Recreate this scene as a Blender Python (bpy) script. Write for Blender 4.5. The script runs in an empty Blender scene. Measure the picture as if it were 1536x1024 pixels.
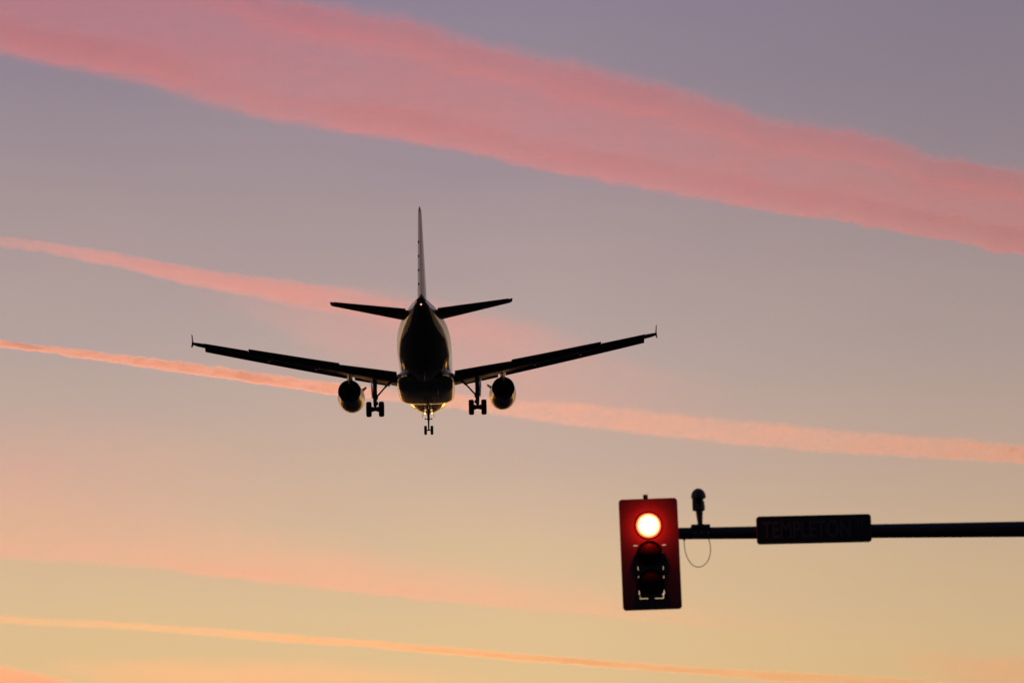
import bpy, bmesh, math, random
from mathutils import Vector, Matrix, noise
R = math.radians
random.seed(4)
S = bpy.context.scene
COL = S.collection

# ------------------------------------------------------------------ camera
FPX, CX, CY = 4480.0, 768.0, 512.0        # focal length in pixels of the 1536 px wide photograph
PITCH = R(11.4)
CAM = Vector((0, 0, 1.6))
cd = bpy.data.cameras.new('camera')
cd.sensor_width = 36.0
cd.lens = FPX / 1536 * 36
cd.clip_start, cd.clip_end = 0.1, 300000
cd.dof.use_dof = True
cd.dof.focus_distance = 212
cd.dof.aperture_fstop = 4.0
cam = bpy.data.objects.new('camera', cd)
cam.location = CAM
cam.rotation_euler = (R(90) + PITCH, 0, 0)
COL.objects.link(cam)
S.camera = cam


def at(px, py, Y):
    """world point at forward distance Y that the photograph shows at pixel px, py"""
    a, b = (px - CX) / FPX, (CY - py) / FPX
    d = Vector((a, math.cos(PITCH) - b * math.sin(PITCH), math.sin(PITCH) + b * math.cos(PITCH)))
    return CAM + d * (Y / d.y)


# ------------------------------------------------------------------ sky
SUN_EL, SUN_AZ = R(1.2), R(-5.0)
w = bpy.data.worlds.new('World')
S.world = w
w.use_nodes = True
nt = w.node_tree
nt.nodes.clear()


def N(t, **kw):
    n = nt.nodes.new(t)
    for k, v in kw.items():
        setattr(n, k, v)
    return n


def L(a, b):
    nt.links.new(a, b)


def M(op, a, b=None, c=None):
    n = N('ShaderNodeMath', operation=op)
    for i, v in enumerate((a, b, c)):
        if v is None:
            continue
        if isinstance(v, (int, float)):
            n.inputs[i].default_value = v
        else:
            L(v, n.inputs[i])
    return n.outputs[0]


def lin(c):
    return tuple((v / 255 / 12.92 if v / 255 <= .04045 else ((v / 255 + .055) / 1.055) ** 2.4) for v in c) + (1,)


def ramp(fac, stops, top):
    r = N('ShaderNodeValToRGB')
    r.color_ramp.interpolation = 'EASE' if False else 'LINEAR'
    el = r.color_ramp.elements
    while len(el) < len(stops):
        el.new(.5)
    for e, (p, c) in zip(el, stops):
        e.position = p / top
        e.color = c
    L(fac, r.inputs[0])
    return r.outputs[0]


tc = N('ShaderNodeTexCoord')
sx = N('ShaderNodeSeparateXYZ')
L(tc.outputs['Generated'], sx.inputs[0])
el = M('MULTIPLY', M('ARCSINE', sx.outputs[2]), 180 / math.pi)      # elevation in degrees
hl = M('SQRT', M('ADD', M('MULTIPLY', sx.outputs[0], sx.outputs[0]), M('MULTIPLY', sx.outputs[1], sx.outputs[1])))
# 1 towards the sunset, -1 away from it
fwd = M('DIVIDE', M('ADD', M('MULTIPLY', sx.outputs[0], math.sin(R(-9))), M('MULTIPLY', sx.outputs[1], math.cos(R(-9)))), M('MAXIMUM', hl, 1e-4))
away = M('MULTIPLY', M('ARCCOSINE', M('MINIMUM', M('MAXIMUM', fwd, -1), 1)), 1 / math.pi)     # 0 .. 1 for 0 .. 180 degrees
# very faint unevenness of the air
ns = N('ShaderNodeTexNoise')
ns.inputs['Scale'].default_value = 9
ns.inputs['Detail'].default_value = 3
mp = N('ShaderNodeMapping')
mp.inputs['Scale'].default_value = (1, 1, 3)
L(tc.outputs['Generated'], mp.inputs[0])
L(mp.outputs[0], ns.inputs['Vector'])
el2 = M('ADD', el, M('MULTIPLY', M('SUBTRACT', ns.outputs['Fac'], .5), 1.6))
fe = M('DIVIDE', el2, 90)
warm = ramp(fe, [
    (0, lin((255, 150, 44))), (2.2, lin((250, 170, 74))), (4.4, lin((230, 192, 138))),
    (6.0, lin((224, 191, 146))), (7.5, lin((215, 185, 152))), (9.3, lin((200, 173, 156))),
    (11.4, lin((184, 164, 158))), (13.0, lin((173, 154, 153))), (14.7, lin((161, 144, 150))),
    (16.4, lin((149, 136, 147))), (18.2, lin((141, 129, 148))), (30, lin((112, 112, 142))),
    (55, lin((80, 88, 124))), (90, lin((58, 68, 104)))], 90)
cool = ramp(fe, [(0, lin((34, 36, 52))), (8, lin((46, 44, 60))), (20, lin((44, 50, 76))), (90, lin((50, 58, 90)))], 90)
mr = N('ShaderNodeMapRange')
mr.interpolation_type = 'SMOOTHSTEP'
mr.inputs['From Min'].default_value = -.95
mr.inputs['From Max'].default_value = .6
L(fwd, mr.inputs['Value'])
mx = N('ShaderNodeMix', data_type='RGBA')
L(mr.outputs[0], mx.inputs[0])
L(cool, mx.inputs[6])
L(warm, mx.inputs[7])
sky = N('ShaderNodeTexSky', sky_type='NISHITA')
sky.sun_disc = False
sky.sun_elevation = SUN_EL
sky.sun_rotation = SUN_AZ
fall = ramp(away, [(0, (.97,) * 3 + (1,)), (9.5, (1,) * 3 + (1,)), (17.5, (.87,) * 3 + (1,)), (35, (.72,) * 3 + (1,)), (180, (.7,) * 3 + (1,))], 180)
glow = N('ShaderNodeMapRange')                                       # the band right over the set sun is the brightest
glow.interpolation_type = 'SMOOTHSTEP'
glow.inputs['From Min'].default_value = 4.6
glow.inputs['From Max'].default_value = 2.0
glow.inputs['To Min'].default_value = 1
glow.inputs['To Max'].default_value = 4.0
L(el, glow.inputs['Value'])
bg1 = N('ShaderNodeBackground')
L(mx.outputs[2], bg1.inputs[0])
L(M('MULTIPLY', fall, glow.outputs[0]), bg1.inputs[1])
bg2 = N('ShaderNodeBackground')
L(sky.outputs[0], bg2.inputs[0])
bg2.inputs[1].default_value = 0.0
ad = N('ShaderNodeAddShader')
L(bg1.outputs[0], ad.inputs[0])
L(bg2.outputs[0], ad.inputs[1])
wo = N('ShaderNodeOutputWorld')
L(ad.outputs[0], wo.inputs[0])

# ------------------------------------------------------------------ sun (just above the horizon, ahead)
sl = bpy.data.lights.new('sun', 'SUN')
sl.energy = 1.0
sl.angle = R(.5)
sl.color = (1, .32, .18)
so = bpy.data.objects.new('sun', sl)
sd = Vector((math.sin(SUN_AZ) * math.cos(SUN_EL), math.cos(SUN_AZ) * math.cos(SUN_EL), math.sin(SUN_EL)))
so.rotation_euler = sd.to_track_quat('Z', 'Y').to_euler()
so.location = sd * 300 + Vector((0, 0, 20))
COL.objects.link(so)
S.view_settings.view_transform = 'Standard'
S.view_settings.look = 'None'
S.view_settings.exposure = 0
S.view_settings.gamma = 1
S.render.engine = 'CYCLES'
S.cycles.max_bounces = 6
S.cycles.volume_bounces = 0
S.cycles.transparent_max_bounces = 24
S.cycles.use_denoising = True
S.cycles.use_adaptive_sampling = False
S.cycles.pixel_filter_type = 'BLACKMAN_HARRIS'


# ------------------------------------------------------------------ materials
def mat(name, col, rough=.5, metal=0, coat=0, nz=0, scale=3.0, spec=.5, bump=0):
    m = bpy.data.materials.new(name)
    m.use_nodes = True
    t = m.node_tree
    b = t.nodes['Principled BSDF']
    b.inputs['Base Color'].default_value = (*col, 1)
    b.inputs['Roughness'].default_value = rough
    b.inputs['Metallic'].default_value = metal
    b.inputs['Coat Weight'].default_value = coat
    b.inputs['Coat Roughness'].default_value = .06
    b.inputs['Specular IOR Level'].default_value = spec
    if nz or bump:
        c = t.nodes.new('ShaderNodeTexCoord')
        n = t.nodes.new('ShaderNodeTexNoise')
        n.inputs['Scale'].default_value = scale
        n.inputs['Detail'].default_value = 6
        t.links.new(c.outputs['Object'], n.inputs['Vector'])
        if nz:
            r = t.nodes.new('ShaderNodeMapRange')
            r.inputs['To Min'].default_value = 1 - nz
            r.inputs['To Max'].default_value = 1 + nz
            t.links.new(n.outputs['Fac'], r.inputs['Value'])
            mm = t.nodes.new('ShaderNodeVectorMath')
            mm.operation = 'SCALE'
            mm.inputs[0].default_value = col
            t.links.new(r.outputs[0], mm.inputs['Scale'])
            t.links.new(mm.outputs[0], b.inputs['Base Color'])
            r2 = t.nodes.new('ShaderNodeMapRange')
            r2.inputs['To Min'].default_value = max(0, rough - .08)
            r2.inputs['To Max'].default_value = rough + .08
            t.links.new(n.outputs['Fac'], r2.inputs['Value'])
            t.links.new(r2.outputs[0], b.inputs['Roughness'])
        if bump:
            bp = t.nodes.new('ShaderNodeBump')
            bp.inputs['Strength'].default_value = bump
            t.links.new(n.outputs['Fac'], bp.inputs['Height'])
            t.links.new(bp.outputs[0], b.inputs['Normal'])
    return m


def emit(name, col, strength):
    m = bpy.data.materials.new(name)
    m.use_nodes = True
    b = m.node_tree.nodes['Principled BSDF']
    b.inputs['Base Color'].default_value = (.02, .02, .02, 1)
    b.inputs['Emission Color'].default_value = (*col, 1)
    b.inputs['Emission Strength'].default_value = strength
    return m


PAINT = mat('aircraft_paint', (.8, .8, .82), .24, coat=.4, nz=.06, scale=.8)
BELLY_SHADE = mat('belly_shade_paint', (.035, .035, .045), .22, coat=.4, nz=.1, scale=.8)  # shade and dark reflection of the underside, put into the colour
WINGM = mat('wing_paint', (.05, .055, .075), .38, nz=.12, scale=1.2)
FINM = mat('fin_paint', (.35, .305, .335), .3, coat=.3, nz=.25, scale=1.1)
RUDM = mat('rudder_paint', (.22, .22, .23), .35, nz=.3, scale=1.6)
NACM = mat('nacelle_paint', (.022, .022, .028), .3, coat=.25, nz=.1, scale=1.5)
PYLM = mat('pylon_paint', (.6, .6, .62), .35, nz=.1, scale=3)
BARE = mat('bare_metal', (.35, .33, .32), .3, metal=1, nz=.1, scale=4)
HOT = mat('exhaust_metal', (.05, .045, .04), .45, metal=1, nz=.2, scale=5)
GEAR = mat('gear_steel', (.05, .045, .045), .4, nz=.15, scale=9)
TYRE = mat('tyre_rubber', (.012, .012, .012), .7, nz=.2, scale=9)
TAILL = emit('tail_light_glow', (1, .38, .18), 2.2)
TAXIL = emit('taxi_light_glow', (1, .5, .16), 2.2)
VISOR = mat('visor_black', (.010, .009, .009), .7, spec=.1, nz=.1, scale=20)


# ------------------------------------------------------------------ mesh helpers
def tag(o, label, cat=None, group=None):
    o['label'] = label
    if cat:
        o['category'] = cat
    if group:
        o['group'] = group
    return o


def empty(name, loc, rot=(0, 0, 0)):
    o = bpy.data.objects.new(name, None)
    o.location = loc
    o.rotation_euler = rot
    o.empty_display_size = .3
    COL.objects.link(o)
    return o


def mesh(name, vf, m, parent=None, smooth=True, sharp=None, recalc=True):
    v, f = vf
    me = bpy.data.meshes.new(name)
    me.from_pydata([tuple(p) for p in v], [], f)
    bm = bmesh.new()
    bm.from_mesh(me)
    if recalc:
        bmesh.ops.recalc_face_normals(bm, faces=bm.faces)
    bm.to_mesh(me)
    bm.free()
    if smooth:
        me.polygons.foreach_set('use_smooth', [True] * len(me.polygons))
        me.set_sharp_from_angle(angle=R(sharp if sharp else 38))
    me.materials.append(m)
    o = bpy.data.objects.new(name, me)
    COL.objects.link(o)
    o.parent = parent
    return o


def join(*vfs):
    V, F = [], []
    for v, f in vfs:
        n = len(V)
        V += [tuple(p) for p in v]
        F += [tuple(i + n for i in q) for q in f]
    return V, F


def loft(rings, cap0=True, cap1=True, closed=True):
    n = len(rings[0])
    V = [p for r in rings for p in r]
    F = []
    for i in range(len(rings) - 1):
        for j in range(n if closed else n - 1):
            k = (j + 1) % n
            F.append((i * n + j, i * n + k, (i + 1) * n + k, (i + 1) * n + j))
    if cap0:
        F.append(tuple(range(n))[::-1])
    if cap1:
        F.append(tuple((len(rings) - 1) * n + j for j in range(n)))
    return V, F


def frame(d):
    d = Vector(d).normalized()
    a = Vector((0, 0, 1)) if abs(d.z) < .9 else Vector((0, 1, 0))
    u = d.cross(a).normalized()
    return u, d.cross(u)


def tube(path, r, n=12, caps=True):
    path = [Vector(p) for p in path]
    rr = r if isinstance(r, (list, tuple)) else [r] * len(path)
    rings = []
    for i, p in enumerate(path):
        d = path[min(i + 1, len(path) - 1)] - path[max(i - 1, 0)]
        u, v = frame(d)
        rings.append([p + u * math.cos(t * 2 * math.pi / n) * rr[i] + v * math.sin(t * 2 * math.pi / n) * rr[i] for t in range(n)])
    return loft(rings, caps, caps)


def lathe(prof, c=(0, 0, 0), axis='y', n=48, cap0=False, cap1=False):
    rings = []
    for a, r in prof:
        ring = []
        for j in range(n):
            t = j * 2 * math.pi / n
            q, s = r * math.cos(t), r * math.sin(t)
            p = {'y': (q, a, s), 'z': (q, s, a), 'x': (a, q, s)}[axis]
            ring.append((c[0] + p[0], c[1] + p[1], c[2] + p[2]))
        rings.append(ring)
    return loft(rings, cap0, cap1)


def box(c, s, bev=0.0, rot=None):
    bm = bmesh.new()
    bmesh.ops.create_cube(bm, size=1)
    bmesh.ops.scale(bm, vec=s, verts=bm.verts)
    if bev:
        bmesh.ops.bevel(bm, geom=bm.edges[:], offset=bev, segments=2, affect='EDGES', profile=.5)
    if rot:
        bmesh.ops.rotate(bm, cent=(0, 0, 0), matrix=rot, verts=bm.verts)
    bmesh.ops.translate(bm, vec=c, verts=bm.verts)
    bm.verts.index_update()
    r = [v.co.copy() for v in bm.verts], [tuple(v.index for v in f.verts) for f in bm.faces]
    bm.free()
    return r


def curve_mesh(name, splines, depth, m, parent, bevel=0):
    """flat outline with holes, extruded (outline in x, z; thickness along y)"""
    cu = bpy.data.curves.new('outline', 'CURVE')
    cu.dimensions = '2D'
    cu.fill_mode = 'BOTH'
    cu.extrude = depth / 2
    cu.bevel_depth = bevel
    for pts in splines:
        s = cu.splines.new('POLY')
        s.points.add(len(pts) - 1)
        for q, (x, z) in zip(s.points, pts):
            q.co = (x, z, 0, 1)
        s.use_cyclic_u = True
    return bake(name, cu, m, parent)


def bake(name, cu, m, parent, loc=(0, 0, 0), sc=(1, 1, 1)):
    t = bpy.data.objects.new('outline', cu)
    COL.objects.link(t)
    bpy.context.view_layer.update()
    me = bpy.data.meshes.new_from_object(t.evaluated_get(bpy.context.evaluated_depsgraph_get()))
    bpy.data.objects.remove(t)
    me.transform(Matrix.Translation(loc) @ Matrix.Rotation(R(90), 4, 'X') @ Matrix.Diagonal((*sc, 1)))
    me.name = name
    me.materials.clear()
    me.materials.append(m)
    o = bpy.data.objects.new(name, me)
    COL.objects.link(o)
    o.parent = parent
    return o


def rrect(x0, z0, x1, z1, r, n=6):
    p = []
    for cx, cz, a0 in ((x1 - r, z1 - r, 0), (x0 + r, z1 - r, 90), (x0 + r, z0 + r, 180), (x1 - r, z0 + r, 270)):
        for i in range(n + 1):
            a = R(a0 + 90 * i / n)
            p.append((cx + r * math.cos(a), cz + r * math.sin(a)))
    return p


def interp(tab, s):
    """monotone-ish cubic through a table of tuples keyed by the first entry"""
    for i in range(len(tab) - 1):
        if s <= tab[i + 1][0] or i == len(tab) - 2:
            break
    a, b = tab[i], tab[i + 1]
    p, q = tab[max(i - 1, 0)], tab[min(i + 2, len(tab) - 1)]
    t = (s - a[0]) / (b[0] - a[0])
    out = []
    h = b[0] - a[0]
    for k in range(1, len(a)):
        ma = (b[k] - p[k]) / max(b[0] - p[0], 1e-6) * h if p is not a else (b[k] - a[k])
        mb = (q[k] - a[k]) / max(q[0] - a[0], 1e-6) * h if q is not b else (b[k] - a[k])
        t2, t3 = t * t, t * t * t
        out.append((2 * t3 - 3 * t2 + 1) * a[k] + (t3 - 2 * t2 + t) * ma + (-2 * t3 + 3 * t2) * b[k] + (t3 - t2) * mb)
    return out


# ------------------------------------------------------------------ ground
gm = bpy.data.materials.new('dusk_ground')
gm.use_nodes = True
gb = gm.node_tree.nodes['Principled BSDF']
gb.inputs['Roughness'].default_value = .95
gb.inputs['Specular IOR Level'].default_value = .05
gn = gm.node_tree.nodes.new('ShaderNodeTexNoise')
gn.inputs['Scale'].default_value = .02
gn.inputs['Detail'].default_value = 8
gc = gm.node_tree.nodes.new('ShaderNodeTexCoord')
gr = gm.node_tree.nodes.new('ShaderNodeValToRGB')
gr.color_ramp.elements[0].color = (.022, .024, .016, 1)
gr.color_ramp.elements[1].color = (.05, .05, .04, 1)
gm.node_tree.links.new(gc.outputs['Object'], gn.inputs['Vector'])
gm.node_tree.links.new(gn.outputs['Fac'], gr.inputs[0])
gm.node_tree.links.new(gr.outputs[0], gb.inputs['Base Color'])
GS = 120000
g = mesh('ground', ([(-GS, -GS, 0), (GS, -GS, 0), (GS, GS, 0), (-GS, GS, 0)], [(0, 1, 2, 3)]), gm, smooth=False)
g['kind'] = 'structure'


# unseen ridge added under the frame to block the low sun near the ground
hv, hf = [], []
NA = 160
for i in range(NA + 1):
    a = R(-75 + 150 * i / NA)
    hgt = 225 + 45 * noise.fractal(Vector((i * .09, 3.1, 0)), 1, 2, 4)
    for d, z in ((4300, -2), (5300, hgt * .55), (6000, hgt), (7200, hgt * .5), (9000, -2)):
        hv.append((d * math.sin(a), d * math.cos(a), z))
for i in range(NA):
    for j in range(4):
        hf.append((i * 5 + j, i * 5 + j + 1, i * 5 + j + 6, i * 5 + j + 5))
sun_block_ridge = mesh('sun_block_ridge', (hv, hf), gm, sharp=80)
sun_block_ridge['kind'] = 'structure'


# ------------------------------------------------------------------ airliner
AIR = empty('airliner', (-6.417, 217.72, 43.93))
AIR.rotation_mode = 'XYZ'
AIR.rotation_euler = (Matrix.Rotation(.014306, 3, 'Z') @ Matrix.Rotation(.04619, 3, 'X') @ Matrix.Rotation(-.024, 3, 'Y')).to_euler('XYZ')
tag(AIR, 'dark twin-engine passenger jet seen from behind, landing with wheels and flaps down', 'airplane')
ST = 17.7                                       # station (metres behind the nose) of the main wheels = the origin


def P(s, x, z):
    return Vector((x, ST - s, z))


FUS = [(0.0, -.74, -.76, .02), (.12, -.5, -.99, .25), (.5, -.17, -1.30, .6), (1.0, .15, -1.52, .92), (2.0, .85, -1.79, 1.38),
       (3.0, 1.45, -1.95, 1.66), (4.0, 1.8, -2.03, 1.83), (5.5, 2.02, -2.07, 1.95), (7.5, 2.07, -2.07, 1.975), (12, 2.07, -2.07, 1.975),
       (18, 2.07, -2.07, 1.975), (23, 2.07, -2.07, 1.975), (25, 2.07, -1.99, 1.965), (27, 2.07, -1.68, 1.9), (29, 2.05, -1.23, 1.76),
       (31, 2.01, -.70, 1.53), (33, 1.93, -.17, 1.2), (35, 1.81, .35, .83), (36.5, 1.68, .73, .53), (37.3, 1.59, .95, .37), (37.57, 1.54, 1.02, .29)]


def fus_ring(s, grow=0.0, n=144):
    zt, zb, hw = interp(FUS, s)
    zc, hh = (zt + zb) / 2, (zt - zb) / 2 + grow
    hw += grow
    return [P(s, hw * math.sin(2 * math.pi * j / n), zc + hh * math.cos(2 * math.pi * j / n)) for j in range(n)]


stations = [.0, .04, .12, .25, .4, .6, .8] + [1 + i * .5 for i in range(72)] + [36.8, 37.1, 37.35, 37.57]
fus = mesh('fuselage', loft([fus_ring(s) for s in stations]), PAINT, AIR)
fus.data.materials.append(BELLY_SHADE)                    # dark ground reflection painted along the belly, plus the dark tail cone tip
SHADE_BAND = [(0, 20), (3, 26), (9, 42), (14, 60), (24, 66), (28, 66), (30, 64), (31.5, 57), (33, 51), (34.5, 52), (36, 62), (36.8, 90), (37.2, 180), (37.57, 180)]
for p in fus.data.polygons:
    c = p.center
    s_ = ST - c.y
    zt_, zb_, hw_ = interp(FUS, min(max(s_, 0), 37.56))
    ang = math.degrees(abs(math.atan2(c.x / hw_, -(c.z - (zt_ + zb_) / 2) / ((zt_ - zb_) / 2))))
    if ang < interp(SHADE_BAND, min(max(s_, 0), 37.56))[0]:
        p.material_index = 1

# exhaust of the auxiliary power unit and the white tail light below the tail cone tip
mesh('exhaust_pipe', lathe([(0, .2), (-.1, .19), (-.1, .16), (.12, .15)], P(37.57, 0, 1.32), n=24, cap1=True), HOT, fus)
tl = lathe([(.055 * math.cos(a * math.pi / 12), .055 * math.sin(a * math.pi / 12) + .001) for a in range(13)], P(37.6, 0, 1.03), n=20, cap0=True, cap1=True)
mesh('tail_light', tl, TAILL, AIR)

# wing to body fairing under the belly
FAI = [(9.6, -1.3, -2.02, 1.62), (10.6, -1.0, -2.2, 1.98), (12, -.85, -2.40, 2.08), (14, -.8, -2.46, 2.12), (18, -.8, -2.46, 2.12),
       (19.6, -.85, -2.40, 2.1), (21, -1.0, -2.24, 2.0), (22.4, -1.2, -2.06, 1.7), (23.2, -1.5, -1.99, 1.3)]


def fair_ring(s, n=56):
    zt, zb, hw = interp(FAI, s)
    zc, hh = (zt + zb) / 2, (zt - zb) / 2
    r = []
    for j in range(n):
        a = 2 * math.pi * j / n
        ca, sa = math.cos(a), math.sin(a)
        e = 2 / 3.4
        r.append(P(s, hw * math.copysign(abs(sa) ** e, sa), zc + hh * math.copysign(abs(ca) ** e, ca)))
    return r


mesh('belly_fairing', loft([fair_ring(9.6 + i * 13.6 / 50) for i in range(51)]), BELLY_SHADE, AIR, sharp=60)


def airfoil(t, n=18, camber=.015, x0=0.0, x1=1.0):
    """points round the section, upper side from back to front, then lower side"""
    up, lo = [], []
    for i in range(n + 1):
        x = x0 + (x1 - x0) * (1 - math.cos(math.pi * i / n)) / 2
        yt = 5 * t * (.2969 * math.sqrt(max(x, 0)) - .126 * x - .3516 * x * x + .2843 * x ** 3 - .1015 * x ** 4) + .0012
        yc = camber * 4 * x * (1 - x)
        up.append((x, yc + yt))
        lo.append((x, yc - yt))
    return up[::-1] + (lo if x0 > 0 else lo[1:])


def section(pts, le_s, x, z, chord, twist=0.0, piv=.25):
    """twist > 0 lifts the leading edge"""
    c, s = math.cos(twist), math.sin(twist)
    out = []
    for u, v in pts:
        a, b = (u - piv) * chord, v * chord
        out.append(P(le_s + piv * chord + a * c + b * s, x, z - a * s + b * c))
    return out


WL = [(1.6, 11.75, 6.35), (2.0, 11.95, 6.15), (4.0, 12.98, 5.15), (6.4, 14.22, 3.92), (9, 15.56, 3.2), (13, 17.62, 2.32), (16.2, 19.27, 1.62), (16.75, 19.62, 1.36), (16.95, 19.95, 1.05)]


def wing_at(y):
    for a, b in zip(WL, WL[1:]):
        if y <= b[0]:
            t = (y - a[0]) / (b[0] - a[0])
            return a[1] + t * (b[1] - a[1]), a[2] + t * (b[2] - a[2])
    return WL[-1][1:]


def wing_z(y):
    t = (y - 2) / 15
    return -.85 + .137 * (y - 2) + .10 * max(t, 0) ** 2


def wing_tw(y):
    return R(7.0 - 5.5 * (y - 2) / 15)


def wing_t(y):
    return .145 - .035 * min(1, (y - 1.6) / 8)


def spanlist(a, b, n):
    return [a + (b - a) * i / n for i in range(n + 1)]


for sx_ in (-1, 1):
    rings = []
    cut = .765
    for y in spanlist(1.6, 16.2, 26):
        ls, c = wing_at(y)
        rings.append(section(airfoil(wing_t(y), 16, x1=cut), ls, sx_ * y, wing_z(y), c, wing_tw(y)))
    inner = loft(rings)
    rings = []
    for y in (16.2, 16.45, 16.75, 16.87, 16.95):
        ls, c = wing_at(y)
        rings.append(section(airfoil(.135, 16, .03), ls - .05, sx_ * y, wing_z(y) + .02, c * 1.06, wing_tw(y) - R(1.5)))
    outer = loft(rings)
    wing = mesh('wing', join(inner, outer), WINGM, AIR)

    def surf(name, y0, y1, fr, aft, drop, defl, m, n=8, t=.13):
        rr = []
        for y in spanlist(y0, y1, n):
            ls, c = wing_at(y)
            tw = wing_tw(y)
            d = (cut + aft - .25) * c
            z = wing_z(y) - d * math.sin(tw) - drop * c
            rr.append(section(airfoil(t, 10, .03), ls + .25 * c + d * math.cos(tw), sx_ * y, z, fr * c, tw - defl, 0))
        return mesh(name, loft(rr), m, wing)

    surf('flap', 2.15, 6.375, .235, .03, .012, R(30), WINGM)
    surf('flap', 6.38, 12.97, .27, .03, .012, R(32), WINGM, 14)
    surf('aileron', 12.975, 16.18, .265, .012, .014, R(19), WINGM, t=.10)

    # slats: a drooped leading edge skin ahead of the wing
    def slat(y0, y1, n=8):
        rr = []
        for y in spanlist(y0, y1, n):
            ls, c = wing_at(y)
            cs = .42 + .06 * c
            rr.append(section(airfoil(.17, 8, -.02), ls - .7 * cs, sx_ * y, wing_z(y) + .25 * c * math.sin(wing_tw(y)), cs, wing_tw(y) + R(-36), 1.0))
        return mesh('slat', loft(rr), WINGM, wing)
    slat(2.8, 5.42, 4)
    slat(5.98, 16.2, 12)

    # flap track fairings (canoes)
    for yf, ln in ((8.1, 2.1), (11.5, 1.7)):
        ls, c = wing_at(yf)
        pr = []
        s0 = ls + .55 * c
        z0 = wing_z(yf) - .06 * c
        for i in range(9):
            t = i / 8
            pr.append((s0 + ln * t, .15 * math.sin(math.pi * min(1, .08 + t * .9)) ** .7, z0 - .05 - .36 * t * t))
        rg = [[P(s, sx_ * yf + .55 * r * math.cos(a * math.pi / 6), z + r * math.sin(a * math.pi / 6)) for a in range(12)] for s, r, z in pr]
        mesh('flap_track_fairing', loft(rg), WINGM, wing)
        mesh('flap_hinge', box(P(s0 + ln * .55, sx_ * (yf - .22), z0 - .12), (.05, .5, .16), .01), BARE, wing)

    # wingtip fence: slim arrow plate above and below the tip
    ls, c = wing_at(16.95)
    zt = wing_z(16.95)
    xt = sx_ * 16.97
    out = [(ls + .1, 0), (ls + .95, .52), (ls + 1.42, .54), (ls + 1.35, 0), (ls + 1.42, -.40), (ls + 1.0, -.37)]
    rg = []
    for o_ in (-.022, .022):
        rg.append([P(s, xt + o_ + sx_ * (.03 * abs(dz) if dz < 0 else -.02 * dz) + sx_ * .10 * abs(dz) * (1 if dz < 0 else .6), zt + dz + .02) for s, dz in out])
    mesh('wingtip_fence', loft(rg), WINGM, wing, smooth=False)

    # engine --------------------------------------------------------------
    ex, ez, es = sx_ * 5.75, -1.8, 10.55
    prof = [(0, .83), (.05, .9), (.2, .96), (.6, .99), (1.3, 1.02), (2.2, 1.015), (3.0, .98), (3.8, .92), (4.5, .90), (5.05, .865), (5.3, .85),
            (5.3, .82), (4.6, .79), (3.6, .76)]
    pr = [(-a, r) for a, r in prof]
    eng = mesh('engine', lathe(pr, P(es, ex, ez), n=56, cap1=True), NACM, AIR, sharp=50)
    mesh('intake_lip', lathe([(-.02, .835), (.07, .86), (.09, .9), (.05, .94), (-.06, .955)], P(es, ex, ez), n=56), BARE, eng)
    mesh('exhaust_cone', lathe([(-3.7, .36), (-4.4, .33), (-5.0, .2), (-5.35, .03)], P(es, ex, ez), n=28, cap0=True, cap1=True), HOT, eng)
    fb = lathe([(-1.0, .85), (-1.0, .25), (-.6, .16), (-.35, .02)], P(es, ex, ez), n=40, cap1=True)
    mesh('fan', fb, HOT, eng)
    # nacelle strake on the inboard side
    u = Vector((-sx_ * math.cos(R(32)), 0, math.sin(R(32))))
    b0 = P(es + 1.0, ex, ez) + u * 1.03
    st = []
    tv = Vector((sx_ * math.sin(R(32)), 0, math.cos(R(32)))) * .03
    for k in (-1, 1):
        st.append([b0 + tv * k, b0 + Vector((0, -1.35, 0)) + tv * k, b0 + Vector((0, -1.3, 0)) + u * .34 + tv * k, b0 + Vector((0, -.55, 0)) + u * .34 + tv * k])
    mesh('strake', loft(st), NACM, eng, smooth=False)
    # pylon from the nacelle crown to the wing underside
    zw = wing_z(5.75)
    rg = []
    for z, s0, s1, hw in ((ez + .55, es + 1.2, es + 5.55, .2), (ez + .95, es + 1.3, es + 5.95, .2), (zw - .18, es + 2.2, es + 6.5, .19), (zw + .1, es + 3.4, es + 6.2, .17)):
        n = 10
        ring = []
        for i in range(n + 1):
            t = i / n
            ring.append(P(s0 + (s1 - s0) * t, ex + hw * (math.sin(math.pi * t) ** .45 if 0 < t < 1 else .05), z))
        for i in range(n, -1, -1):
            t = i / n
            ring.append(P(s0 + (s1 - s0) * t, ex - hw * (math.sin(math.pi * t) ** .45 if 0 < t < 1 else .05), z))
        rg.append(ring)
    mesh('pylon', loft(rg), PYLM, eng)

    # main landing gear ---------------------------------------------------
    gx, zax = sx_ * 3.795, -3.44
    leg = join(tube([P(17.3, gx, -1.05), P(17.45, gx, -2.3)], [.16, .15], 16), tube([P(17.45, gx, -2.28), P(17.5, gx, -2.42), P(17.68, gx, -3.2)], [.17, .17, .125], 16),
               tube([P(17.66, gx, -3.15), P(17.7, gx, zax + .02)], [.1, .1], 14), tube([P(17.7, gx - .62, zax), P(17.7, gx + .62, zax)], .075, 12),
               lathe([(-.14, .12), (-.1, .15), (.1, .15), (.14, .12)], P(17.7, gx, zax), 'x', 16, True, True))
    lg = mesh('main_landing_gear', leg, GEAR, AIR)
    mesh('torque_link', join(tube([P(17.6, gx, -2.75), P(18.02, gx, -3.0), P(17.75, gx, -3.32)], .05, 8), box(P(17.75, gx - sx_ * .16, -3.03), (.14, .2, .22), .02)), GEAR, lg)
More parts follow.
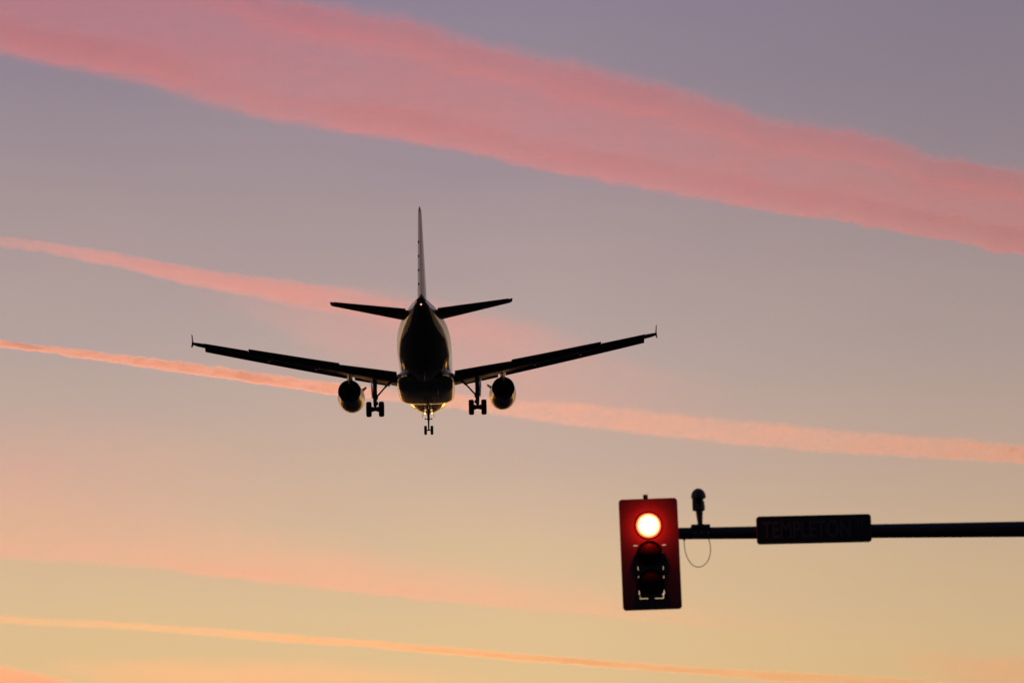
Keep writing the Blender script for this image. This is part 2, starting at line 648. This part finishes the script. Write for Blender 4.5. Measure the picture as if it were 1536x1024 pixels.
    mesh('side_brace', join(tube([P(17.45, gx - sx_ * .1, -2.52), P(17.4, sx_ * 3.0, -1.72)], .065, 10), tube([P(17.4, sx_ * 3.02, -1.74), P(17.3, sx_ * 2.25, -1.02)], .085, 10),
                            box(P(17.45, gx - sx_ * .12, -2.55), (.2, .16, .24), .03)), GEAR, lg)
    dr = box(P(17.4, gx + sx_ * .23, -1.86), (.06, 1.1, 1.4), .015, Matrix.Rotation(sx_ * R(3), 3, 'Y') @ Matrix.Rotation(sx_ * R(-5), 3, 'Z'))
    mesh('gear_door', dr, PAINT, lg)
    for k in (-1, 1):
        wx = gx + k * .465
        R0, W0 = .57, .2
        ty = lathe([(-W0 * .86, .3), (-W0 * .95, .42), (-W0, R0 - .1), (-W0 * .8, R0 - .025), (-W0 * .45, R0), (W0 * .45, R0), (W0 * .8, R0 - .025), (W0, R0 - .1), (W0 * .95, .42), (W0 * .86, .3)], P(17.7, wx, zax), 'x', 36)
        t_ = mesh('wheel', lathe([(-.15, .02), (-.16, .2), (-.12, .27), (-.17, .31), (.17, .31), (.12, .27), (.16, .2), (.15, .02)], P(17.7, wx, zax), 'x', 28, True, True), GEAR, lg)
        mesh('tyre', ty, TYRE, lg)
        mesh('brake', lathe([(-.12, .19), (.12, .19)], P(17.7, gx + k * .24, zax), 'x', 20, True, True), GEAR, lg)

    # tailplane -----------------------------------------------------------
    rg = []
    inc = R(-1.5)
    HT = [(.6, 31.35, 4.35), (1.0, 31.65, 4.1), (6.0, 34.85, 1.52), (6.15, 35.05, 1.3), (6.22, 35.35, .95)]

    def ht_at(y):
        for a, b in zip(HT, HT[1:]):
            if y <= b[0]:
                t = (y - a[0]) / (b[0] - a[0])
                return a[1] + t * (b[1] - a[1]), a[2] + t * (b[2] - a[2])
        return HT[-1][1:]
    hz = lambda y: .87 + .105 * y
    for y in (.6, 1.0, 2.2, 3.5, 4.8, 6.0, 6.15, 6.22):
        ls, c = ht_at(y)
        rg.append(section(airfoil(.105, 14, 0, x1=.7 if y <= 6.0 else 1), ls, sx_ * y, hz(y), c, inc))
    ht = mesh('tailplane', loft(rg), WINGM, AIR)
    rg = []
    for y in (1.1, 2.2, 3.5, 4.8, 5.97):
        ls, c = ht_at(y)
        rg.append(section(airfoil(.105, 10, 0, .705), ls, sx_ * y, hz(y), c, inc))
    mesh('elevator', loft(rg), WINGM, ht)

# fin and rudder ----------------------------------------------------------
FIN = [(1.5, 28.9, 6.75), (2.1, 29.45, 6.25), (3.2, 30.45, 5.45), (7.6, 34.6, 2.5), (7.85, 34.95, 2.2), (7.93, 35.3, 1.75)]


def vsec(pts, s0, z, c):
    return [P(s0 + u * c, v * c, z) for u, v in pts]


rg = [vsec(airfoil(.105, 14, 0, x1=.68 if z < 7.8 else 1), s0, z, c) for z, s0, c in FIN]
fin = mesh('tail_fin', loft(rg), FINM, AIR)
rg = [vsec(airfoil(.105, 10, 0, .69), s0, z, c) for z, s0, c in FIN[1:4]]
mesh('rudder', loft(rg), RUDM, fin)
for z in (3.0, 3.9, 4.8, 5.7):
    t = (z - 3.2) / 4.4
    s0 = 30.45 + t * 4.15 + (5.45 - t * 2.95) * .72
    mesh('rudder_hinge', box(P(s0, -.2 + .1 * t, z), (.05, .5, .12), .015), GEAR, fin)

# nose landing gear -------------------------------------------------------
zn = -3.52
ng = mesh('nose_landing_gear', join(tube([P(5.0, 0, -1.9), P(5.04, 0, -2.75)], [.11, .1], 14), tube([P(5.04, 0, -2.72), P(5.07, 0, zn)], [.07, .06], 12),
                                    tube([P(5.07, -.32, zn), P(5.07, .32, zn)], .05, 10), tube([P(5.0, -.24, -2.62), P(5.0, .24, -2.62)], .035, 8),
                                    tube([P(4.9, -.22, -2.0), P(5.03, 0, -2.42)], .045, 8), tube([P(4.9, .22, -2.0), P(5.03, 0, -2.42)], .045, 8),
                                    tube([P(5.04, 0, -2.9), P(5.28, 0, -3.1), P(5.1, 0, -3.42)], .035, 8)), GEAR, AIR)
for k in (-1, 1):
    R0, W0 = .36, .11
    mesh('tyre', lathe([(-W0 * .85, .18), (-W0, R0 - .07), (-W0 * .75, R0 - .015), (-W0 * .4, R0), (W0 * .4, R0), (W0 * .75, R0 - .015), (W0, R0 - .07), (W0 * .85, .18)], P(5.07, k * .25, zn), 'x', 30), TYRE, ng)
    mesh('wheel', lathe([(-.08, .02), (-.09, .19), (.09, .19), (.08, .02)], P(5.07, k * .25, zn), 'x', 20, True, True), GEAR, ng)
    mesh('gear_door', box(P(5.2, k * .40, -2.27), (.03, 1.1, .5), .01, Matrix.Rotation(R(-14) * k, 3, 'Y')), PAINT, ng)
    mesh('taxi_light', lathe([(-.06, .05), (0, .085), (.05, .085)], P(5.0, k * .27, -2.17), 'y', 16, True, True), TAXIL, ng)
    mesh('lamp_stub', lathe([(-.05, .04), (0, .06), (.05, .04)], P(5.0, k * .25, -2.62), 'y', 14, True, True), GEAR, ng)
    sp_ = bpy.data.lights.new('taxi_beam', 'SPOT')            # turn-off light, aimed out to the side of the nose
    sp_.energy = 3200
    sp_.color = (1, .34, .03)
    sp_.spot_size = R(110)
    sp_.spot_blend = .8
    sp_.shadow_soft_size = .06
    so_ = bpy.data.objects.new('taxi_beam', sp_)
    so_.location = P(5.3, k * .62, -2.75)
    so_.rotation_euler = Vector((-k * 1.0, .25, -.42)).to_track_quat('Z', 'Y').to_euler()
    so_.parent = ng
    COL.objects.link(so_)

# blade aerials and drain mast under the belly
for s, x, z, h in ((24.5, .0, -2.02, .34), (19.5, .9, -2.45, .3), (8.6, .05, -2.06, .3)):
    rg = [[P(s + a, x + b, z + .02) for a, b in ((0, 0), (.12, .025), (.4, 0), (.12, -.025))], [P(s + .18 + a * .5, x + b, z - h) for a, b in ((0, 0), (.12, .02), (.4, 0), (.12, -.02))]]
    mesh('blade_aerial', loft(rg), PYLM, fus)


# ------------------------------------------------------------------ traffic light and mast arm
DS = 36.0                                      # distance of the mast arm
SC = FPX / (at(975, 830, DS) - CAM).length     # pixels per metre there
BLACK = mat('black_powder_coat', (.036, .03, .03), .55, nz=.15, scale=14)
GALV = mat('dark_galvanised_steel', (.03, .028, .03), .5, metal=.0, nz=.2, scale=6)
SIGNG = mat('sign_green', (.006, .016, .012), .5, nz=.1, scale=8)
LETTER = mat('sign_lettering', (.06, .078, .082), .5, nz=.1, scale=20)
CAMM = mat('sensor_plastic', (.06, .055, .06), .45, nz=.1, scale=14)
CABLE = mat('brown_cable', (.16, .06, .04), .5, nz=.1, scale=30)
DULL = mat('unlit_lens', (.007, .005, .005), .6, nz=.2, scale=40, spec=.08)
BOLT = mat('zinc_bolt', (.4, .36, .36), .3, metal=.8, nz=.1, scale=40)

sig = empty('traffic_light', at(975.3, 830.5, DS), (0, R(-2.0), 0))
tag(sig, 'black three-lens traffic light with a wide backplate, its top lamp glowing red', 'traffic light')
co, si = math.cos(R(2.0)), math.sin(R(2.0))


def sp(px, py):
    """pixel -> local x, z on the backplate"""
    dx, dy = (px - 975.3) / SC, (830.5 - py) / SC / math.cos(R(7.4))
    return dx * co + dy * si, -dx * si + dy * co


HW, HH = 44.0 / SC, 82.8 / SC / math.cos(R(7.4))
holes = []
def hole(px, py, wpx, hpx):
    wpx, hpx = (wpx * .95, hpx * .62) if wpx > hpx else (wpx * .46, hpx * .85)
    x, z = sp(px, py)
    a, b = wpx / SC / 2, hpx / SC / 2
    holes.append([(x - a, z - b), (x + a, z - b), (x + a, z + b), (x - a, z + b)])
def poly(pp):
    holes.append([sp(*q) for q in pp])
hole(953.3, 817.9, 6.2, 2.0)
hole(996.0, 816.8, 6.0, 1.9)
for px, py, h in ((956.3, 828.8, 4.2), (993.7, 827.9, 3.6), (957.0, 851.8, 6.0), (994.6, 851.2, 5.6), (957.5, 865.4, 4.6), (995.1, 864.3, 4.4)):
    hole(px, py, 1.9, h)
poly([(957.7, 884.8), (958.6, 884.8), (959.2, 889.9), (962.2, 890.3), (962.2, 891.2), (960.4, 891.4), (960.5, 896.2), (971.8, 896.0), (971.8, 897.0), (959.4, 897.3), (959.2, 891.4), (957.9, 890.6)])
poly([(996.3, 883.9), (995.4, 883.9), (994.4, 889.1), (991.4, 889.6), (991.4, 890.4), (993.9, 890.7), (993.9, 895.5), (981.8, 895.7), (981.8, 896.7), (995.0, 896.5), (995.0, 890.7), (996.4, 889.8)])
curve_mesh('backplate', [rrect(-HW, -HH, HW, HH, .042)] + holes, .006, BLACK, sig)

hx = .134
for k, z in enumerate((.343, 0, -.343)):
    zc = z + .005
    hs = mesh('housing', box((-.006, .115, zc), (hx * 2, .2, .336), .02), BLACK, sig)
    rim = lathe([(.0, .154), (-.007, .156), (-.008, .15), (-.004, .147)], (-.006, -.004, zc), n=48)
    door = mesh('lens_ring', rim, BLACK, sig)
    Rl, bul = .149, .045
    pr = [(-.012 - bul * (1 - (i / 8) ** 2), max(Rl * i / 8, .0008)) for i in range(9)]
    lens = lathe(pr, (0, 0, 0), n=48, cap0=True)
    if k == 0:
        m = bpy.data.materials.new('red_lamp_glow')
        m.use_nodes = True
        t = m.node_tree
        b = t.nodes['Principled BSDF']
        b.inputs['Base Color'].default_value = (.3, .01, .01, 1)
        c = t.nodes.new('ShaderNodeTexCoord')
        ln = t.nodes.new('ShaderNodeVectorMath')
        ln.operation = 'LENGTH'
        mv = t.nodes.new('ShaderNodeVectorMath')
        mv.operation = 'MULTIPLY'
        mv.inputs[1].default_value = (1 / Rl, 0, 1 / Rl)
        t.links.new(c.outputs['Object'], mv.inputs[0])
        t.links.new(mv.outputs[0], ln.inputs[0])
        cr = t.nodes.new('ShaderNodeMapRange')
        cr.interpolation_type = 'SMOOTHSTEP'
        cr.inputs['From Min'].default_value = 1.03
        cr.inputs['From Max'].default_value = .5
        cr.inputs['To Min'].default_value = 1.3
        cr.inputs['To Max'].default_value = 85
        t.links.new(ln.outputs['Value'], cr.inputs['Value'])
        b.inputs['Emission Color'].default_value = (1, .05, .016, 1)
        t.links.new(cr.outputs[0], b.inputs['Emission Strength'])
        lo = mesh('lens', lens, m, sig)
        lo['label'] = 'lit red lens'
    else:
        lo = mesh('lens', lens, DULL, sig)
        lo['label'] = 'unlit lens'
    lo.location = (-.006, 0, zc)
    # tunnel visor with a slot left open underneath
    n, rv = 40, .159
    a0, a1 = R(-90 + 27), R(270 - 27)
    V = []
    vd = .035 if k else .008
    for y_, r_ in ((-.002, rv), (-vd, rv - .002), (-vd, rv - .006), (-.002, rv - .004)):
        V.append([(-.006 + r_ * math.cos(a0 + (a1 - a0) * i / n), y_, zc + r_ * math.sin(a0 + (a1 - a0) * i / n)) for i in range(n + 1)])
    V.append(V[0])
    mesh('visor', loft(V, False, False, closed=False), VISOR, sig)
# mounting tube showing above the plate, and the clamp behind
mesh('mounting_tube', tube([(-.025, .05, .3), (-.025, .05, HH + .055)], .03, 16), BLACK, sig)
mesh('mounting_clamp', box((.0, .27, .22), (.16, .12, .22), .02), BLACK, sig)
# point light added before the lens to give the backplate its red glare
pl = bpy.data.lights.new('red_glare_light', 'POINT')
pl.energy = 38
pl.color = (1, .012, .004)
pl.shadow_soft_size = .03
po = bpy.data.objects.new('red_glare_light', pl)
po.location = (-.006, -.085, .346)
po.parent = sig
COL.objects.link(po)

# mast arm on its pole (the pole stands outside the picture on the right)
A0, A1 = at(985, 800.2, DS + .33), at(1536, 793.2, DS + .33)
dA = (A1 - A0)
T = 9.6 / dA.x
Aend = A0 + dA * T
arm = empty('mast_arm', (Aend.x + .1, Aend.y, 0))
tag(arm, 'long dark tapered steel mast arm reaching in from the right edge, holding sign and signal', 'mast arm')
off = Vector(arm.location)
r0, r1 = 8.7 / SC, 11.9 / SC
n = 24
path = [A0 + dA * T * i / n - off for i in range(n + 1)]
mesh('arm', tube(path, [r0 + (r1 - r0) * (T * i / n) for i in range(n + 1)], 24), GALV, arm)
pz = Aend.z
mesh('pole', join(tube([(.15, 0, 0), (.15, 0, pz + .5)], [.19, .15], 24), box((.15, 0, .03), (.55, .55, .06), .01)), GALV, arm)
mesh('flange', box((-.06, 0, pz), (.05, .42, .42), .01), GALV, arm)
mesh('pole_cap', lathe([(pz + .5, .16), (pz + .55, .13), (pz + .58, .02)], (.15, 0, 0), 'z', 20, True, True), GALV, arm)

# street name sign ---------------------------------------------------------
sc_ = at(1220.8, 793.3, DS + .1)
sign = empty('street_sign', sc_, (0, R(-1.35), 0))
tag(sign, 'dark street name board reading TEMPLETON ST, fixed across the mast arm', 'street sign')
sw, sh = 171.5 / SC / 2, 40.8 / SC / 2 / math.cos(R(7.4))
curve_mesh('panel', [rrect(-sw, -sh, sw, sh, .036)], .03, SIGNG, sign, .004)
curve_mesh('border', [rrect(-sw - .001, -sh - .001, sw + .001, sh + .001, .036), rrect(-sw + .012, -sh + .012, sw - .012, sh - .012, .026)], .046, BLACK, sign)


def text(body, x, z, h, wid, parent, bold=.012):
    cu = bpy.data.curves.new('txt', 'FONT')
    cu.body = body
    cu.size = 1
    cu.extrude = .002
    cu.offset = bold
    cu.align_x = 'CENTER'
    cu.align_y = 'CENTER'
    o = bake('lettering', cu, LETTER, parent)
    xs = [v.co.x for v in o.data.vertices]
    zs = [v.co.z for v in o.data.vertices]
    fx, fz = wid / (max(xs) - min(xs)), h / (max(zs) - min(zs))
    cx_, cz_ = (max(xs) + min(xs)) / 2, (max(zs) + min(zs)) / 2
    for v in o.data.vertices:
        v.co.x = (v.co.x - cx_) * fx + x
        v.co.z = (v.co.z - cz_) * fz + z
        v.co.y += -.021
    return o


text('TEMPLETON', (1209.5 - 1220.8) / SC, .0, 25.5 / SC, 133 / SC, sign)
text('ST', (1291 - 1220.8) / SC, 8.5 / SC, 9 / SC, 12 / SC, sign, .02)
for x in (-.45, .45):
    mesh('sign_clamp', box((x, .12, .0), (.06, .2, .2), .01), GALV, sign)

# detection camera -----------------------------------------------------------
cb = at(1050.5, 792, DS + .33)
sen = empty('detection_camera', cb, (0, R(-1.0), 0))
tag(sen, 'small dark hooded detection camera standing on the arm beside the traffic light', 'camera')


def q(px, py):
    return (px - 1050.5) / SC, (792 - py) / SC


zb = q(0, 793)[1]
mesh('saddle', join(box((.0, 0, .012), (28.5 / SC, .2, 6.5 / SC), .008), box((.0, -.078, -.075), (27.5 / SC, .012, .13), .003)), GALV, sen)
for px in (1041, 1051.2, 1061.2):
    x, z = q(px, 800)
    mesh('bolt', lathe([(-.1, .004), (-.098, .011), (-.085, .012)], (x, 0, z), 'y', 6, True, True), BOLT, sen, smooth=False)
x0 = q(1050.5, 0)[0]
stem = join(tube([(x0 + .0, 0, .03), (x0 - .008, 0, .24)], [.028, .048], 16), lathe([(.03, .045), (.05, .045), (.055, .028)], (x0, 0, 0), 'z', 16, True, True))
mesh('stem', stem, CAMM, sen)
xb = q(1049, 0)[0]
lean = Matrix.Rotation(R(1.0), 3, 'Y')
bd = lathe([(q(0, 765.2)[1], .06), (q(0, 764.6)[1], .076), (q(0, 757)[1], .077), (q(0, 756.6)[1], .072), (q(0, 751.5)[1], .072), (q(0, 751)[1], .062), (q(0, 746.5)[1], .06), (q(0, 745.5)[1], .074), (q(0, 741)[1], .074)], (xb, 0, 0), 'z', 32, True, True)
mesh('camera_body', bd, CAMM, sen, sharp=30)
zt = q(0, 744.3)[1]
hd = [(zt - .014, .080), (zt - .015, .088), (zt, .0915)] + [(zt + .108 * math.sin(a * math.pi / 20), .0915 * math.cos(a * math.pi / 20)) for a in range(1, 10)] + [(zt + .108, .004)]
mesh('hood', lathe(hd, (xb, 0, 0), 'z', 32, True, True), CAMM, sen)
mesh('side_shroud', box((xb - .052, -.01, q(0, 751)[1]), (.05, .1, .2), .006), CAMM, sen)
mesh('camera_window', lathe([(.0, .035), (-.006, .036), (-.01, .03)], (xb, -.068, q(0, 752)[1]), 'y', 20, True, True), DULL, sen)

# cable loop hanging under the arm ---------------------------------------------
lp = [(1026.3, 806), (1026.3, 811), (1026.6, 817), (1027.6, 825), (1030.2, 834), (1034.6, 842), (1040.2, 847.6), (1046.8, 849.8), (1053.4, 848.6), (1059.2, 844.2), (1063.4, 837), (1065.6, 828), (1065.7, 820), (1064.4, 813), (1062.3, 806)]
cb0 = at(1046, 806, DS + .33)
cab = []
for i, (x, y) in enumerate(lp):
    cab.append(at(x, y, DS + .33 + .05 * math.sin(i / 14 * 6.28)) - cb0)
dense = []
for i in range(len(cab) - 1):
    p0, p1, p2, p3 = cab[max(i - 1, 0)], cab[i], cab[i + 1], cab[min(i + 2, len(cab) - 1)]
    for k in range(6):
        t = k / 6
        dense.append(.5 * ((2 * p1) + (-p0 + p2) * t + (2 * p0 - 5 * p1 + 4 * p2 - p3) * t * t + (-p0 + 3 * p1 - 3 * p2 + p3) * t ** 3))
dense.append(cab[-1])
loop = mesh('cable', tube(dense,   .005, 8), CABLE)
loop.location = cb0
tag(loop, 'thin brown cable hanging in a loop under the mast arm', 'cable')
gl = at(1026.3, 809, DS + .33) - cb0
mesh('cable_gland', tube([gl + Vector((0, 0, .025)), gl + Vector((0, 0, -.012))], [.017, .011], 10), GALV, loop)


# ------------------------------------------------------------------ contrails: long lenses of ice cloud at cruising height
def cloudmat(name, dens, g=.72, alb=(1, .96, .92)):  # alb carries the sunset's reddening in the cloud colour; ice itself is white
    m = bpy.data.materials.new(name)
    m.use_nodes = True
    t = m.node_tree
    t.nodes.remove(t.nodes['Principled BSDF'])
    v = t.nodes.new('ShaderNodeVolumePrincipled')
    v.inputs['Density'].default_value = dens
    v.inputs['Color'].default_value = (*alb, 1)
    v.inputs['Anisotropy'].default_value = g
    t.links.new(v.outputs[0], t.nodes['Material Output'].inputs['Volume'])
    m.cycles.homogeneous_volume = True
    return m


def smooth_tab(tab, x):
    r = interp(tab, x)
    return r


def sstep(a, b, x):
    t = min(1, max(0, (x - a) / (b - a)))
    return t * t * (3 - 2 * t)


def fb(x, y, z, o=4, h=.85):
    return noise.fractal(Vector((x, y, z)), h, 2.1, o)


def contrail(label, tab, Y, tau, depth, across, step, seed, alb, soft=(.2, .2), wob=(3, 3), grain=10, stretch=2.5, rough=.4, shape=None, name='contrail', g=.72):
    """tab: rows of (x px, top px, bottom px, strength): where the trail runs; it becomes a wispy body of ice
    cloud with real depth (metres) at distance Y, thick where the trail is dense and thinning out to nothing at its edges"""
    X0, X1 = tab[0][0], tab[-1][0]
    n = int((X1 - X0) / step)
    o0 = at((X0 + X1) / 2, (tab[len(tab) // 2][1] + tab[len(tab) // 2][2]) / 2, Y)
    V, m = [], across
    for i in range(n + 1):
        x = X0 + (X1 - X0) * i / n
        yt, yb, st = interp(tab, x)
        wd = yb - yt
        wt = wob[0] * (fb(x / (grain * 2.5), .3, seed) * .8 + fb(x / (grain * 12), 4.4, seed) * 1.0)
        wb = wob[1] * (fb(x / (grain * 2.5), 7.3, seed) * .8 + fb(x / (grain * 12), 9.4, seed) * 1.0)
        pad = .35 * wd
        fr, bk = [], []
        for j in range(m + 1):
            y = yt - pad + (wd + 2 * pad) * j / m
            a, b = (y - yt - wt) / wd, (yb + wb - y) / wd
            T_ = sstep(-soft[0], soft[0], a) * sstep(-soft[1], soft[1], b)
            v = min(1, max(0, a / max(a + b, .05)))
            if shape:
                T_ *= shape(v)
            if T_ > .003:
                n1 = fb(x / grain / stretch, y / grain, seed + 7)
                n2 = fb(x / grain / stretch / 5, y / grain / 3.5, seed + 17, 3)
                n3 = fb(x / grain / stretch * 2.6, y / grain * 2.6, seed + 27, 3)
                edge = 1 - min(1, min(a, b) / .35) if min(a, b) < .35 else 0
                T_ *= max(.05, 1 + rough * (.55 * n1 + .9 * n2) + (rough * .8 * edge) * (n3 + .5 * n1))
            if j in (0, m) or i in (0, n):
                T_ = 0
            h = .5 * depth * max(st, 0) * T_ + (1.0 if 0 < j < m and 0 < i < n else 0)
            p = at(x, y, Y) - o0
            fr.append((p.x, p.y - h, p.z))
            bk.append((p.x, p.y + h, p.z))
        V.append(fr + bk[-2:0:-1])
    V_, F_ = loft(V)
    f = F_[(n // 2) * len(V[0]) + m // 2]                # a face of the near side: must face the camera, so the body is closed outwards
    p, q_, r_ = (Vector(V_[k]) for k in f[:3])
    if (q_ - p).cross(r_ - q_).y > 0:
        F_ = [t[::-1] for t in F_]
    o = mesh(name, (V_, F_), cloudmat('sunset_tinted_cloud', tau / depth, g, alb), smooth=False, recalc=False)
    o.location = o0
    tag(o, label, 'contrail' if name == 'contrail' else 'cloud')
    return o


def two_edge(v):
    return .60 + .42 * math.exp(-((v - .15) / .11) ** 2) + .40 * math.exp(-((v - .88) / .1) ** 2)


contrail('broad pink old contrail slanting across the top of the sky', [
    (-420, -190, -2, 1), (-150, -150, 44, 1), (0, -122, 76, 1), (200, -70, 120, .95), (400, -8, 172, .95), (600, 36, 205, 1), (800, 88, 245, 1), (1000, 140, 284, 1),
    (1200, 190, 318, 1), (1400, 238, 352, 1.05), (1536, 268, 378, 1.1), (1700, 305, 410, 1.1), (1960, 360, 460, 1.1)],
    40000, .62, 900, 100, 3.2, 5, (.80, .42, .57), (.15, .085), (9, 4.5), 16, 3.4, .34, two_edge)
contrail('soft coral contrail starting at the left edge below the broad one', [
    (-420, 318, 332, .4), (-150, 338, 352, .5), (0, 355, 369, .5), (150, 376, 393, .8), (300, 405, 428, 1.1), (430, 423, 452, 1.0), (540, 440, 474, .6), (640, 458, 500, .3), (760, 480, 528, .12), (900, 510, 560, 0)],
    38000, .46, 260, 36, 2.4, 3, (.85, .64, .76), (.25, .3), (2.5, 2.5), 9, 4, .4)
contrail('faint wide pink veil of cloud behind the airplane', [
    (280, 405, 450, 0), (400, 425, 490, .4), (500, 440, 530, .75), (600, 452, 560, .95), (700, 472, 588, 1), (800, 498, 604, .9), (900, 528, 612, .62), (1000, 556, 618, .3), (1150, 590, 630, 0)],
    38600, .2, 420, 40, 5, 23, (.72, .56, .68), (.22, .3), (8, 8), 22, 3.5, .5, name='cirrus_veil')
contrail('thin bright orange contrail running out behind the airplane', [
    (-420, 478, 487, .9), (-150, 498, 508, 1.0), (0, 512, 520, 1.1), (120, 525, 536, 1.05), (250, 541, 555, 1.05), (380, 559, 573, 1.1), (460, 571, 584, 1.0), (505, 575, 591, .7), (560, 582, 599, .35), (640, 589, 607, .3), (720, 595, 615, .4), (780, 600, 626, .28), (900, 610, 642, .28),
    (1100, 630, 664, .28), (1300, 650, 680, .34), (1450, 660, 688, .44), (1536, 670, 694, .58), (1700, 690, 714, .9), (1960, 722, 746, .9)],
    36000, 1.0, 170, 26, 1.5, 4.5, (1, .86, .74), (.18, .14), (2.3, 1.7), 6, 1.7, .45)
contrail('wide faint peach contrail in the lower left sky', [
    (-420, 690, 800, .7), (0, 738, 836, .7), (200, 762, 848, .75), (350, 786, 866, .8), (500, 812, 884, .9), (700, 846, 906, .8), (900, 876, 922, .5), (1050, 892, 936, .25), (1250, 915, 950, 0)],
    34000, .32, 260, 36, 4, 4, (.85, .55, .6), (.3, .07), (6, 2.5), 18, 4, .4, lambda v: .15 + .85 * v ** 1.3)
contrail('thin yellow contrail crossing low along the bottom', [
    (-420, 896, 908, .85), (0, 923, 934, .45), (200, 934, 944, .45), (400, 949, 960, .6), (600, 964, 974, .95), (768, 979, 989, 1.0), (1000, 997, 1006, .9), (1200, 1009, 1022, .75), (1400, 1021, 1035, .6), (1960, 1060, 1076, .6)],
    33000, .75, 110, 22, 2, 1.5, (.85, .85, .5), (.25, .25), (1.2, 1.2), 5, 5, .35)
contrail('orange contrail edge cutting the bottom left corner', [
    (-420, 880, 990, 1), (-150, 962, 1060, 1), (0, 1001, 1100, 1), (60, 1012, 1110, 1), (110, 1025, 1120, .95), (260, 1062, 1150, .8), (500, 1120, 1190, .5)],
    32000, .6, 300, 30, 4, 2, (.85, .6, .5), (.06, .2), (3, 3), 14, 4, .25)
contrail('faint orange haze streak along the very bottom left of the sky', [
    (60, 985, 1010, 0), (160, 992, 1024, .6), (300, 994, 1034, 1), (480, 997, 1036, .9), (620, 1004, 1040, .4), (760, 1012, 1044, 0)],
    32500, .22, 260, 26, 5, 12, (.85, .7, .5), (.4, .4), (4, 4), 18, 4, .4, name='cirrus_veil')
contrail('faint orange haze streak at the bottom right of the sky', [
    (1330, 978, 1000, 0), (1420, 982, 1014, .7), (1536, 986, 1026, 1), (1700, 996, 1040, .8), (1860, 1010, 1050, 0)],
    32500, .22, 260, 26, 5, 14, (.85, .6, .5), (.4, .4), (4, 4), 18, 4, .4, name='cirrus_veil')
contrail('faint pink haze patch at the left side of the sky', [
    (-300, 640, 780, .9), (-100, 645, 790, 1), (60, 650, 790, .9), (220, 660, 790, .6), (380, 680, 790, .25), (560, 710, 800, 0)],
    35000, .1, 420, 36, 6, 16, (.85, .5, .6), (.45, .45), (10, 10), 30, 3, .4, name='cirrus_veil')
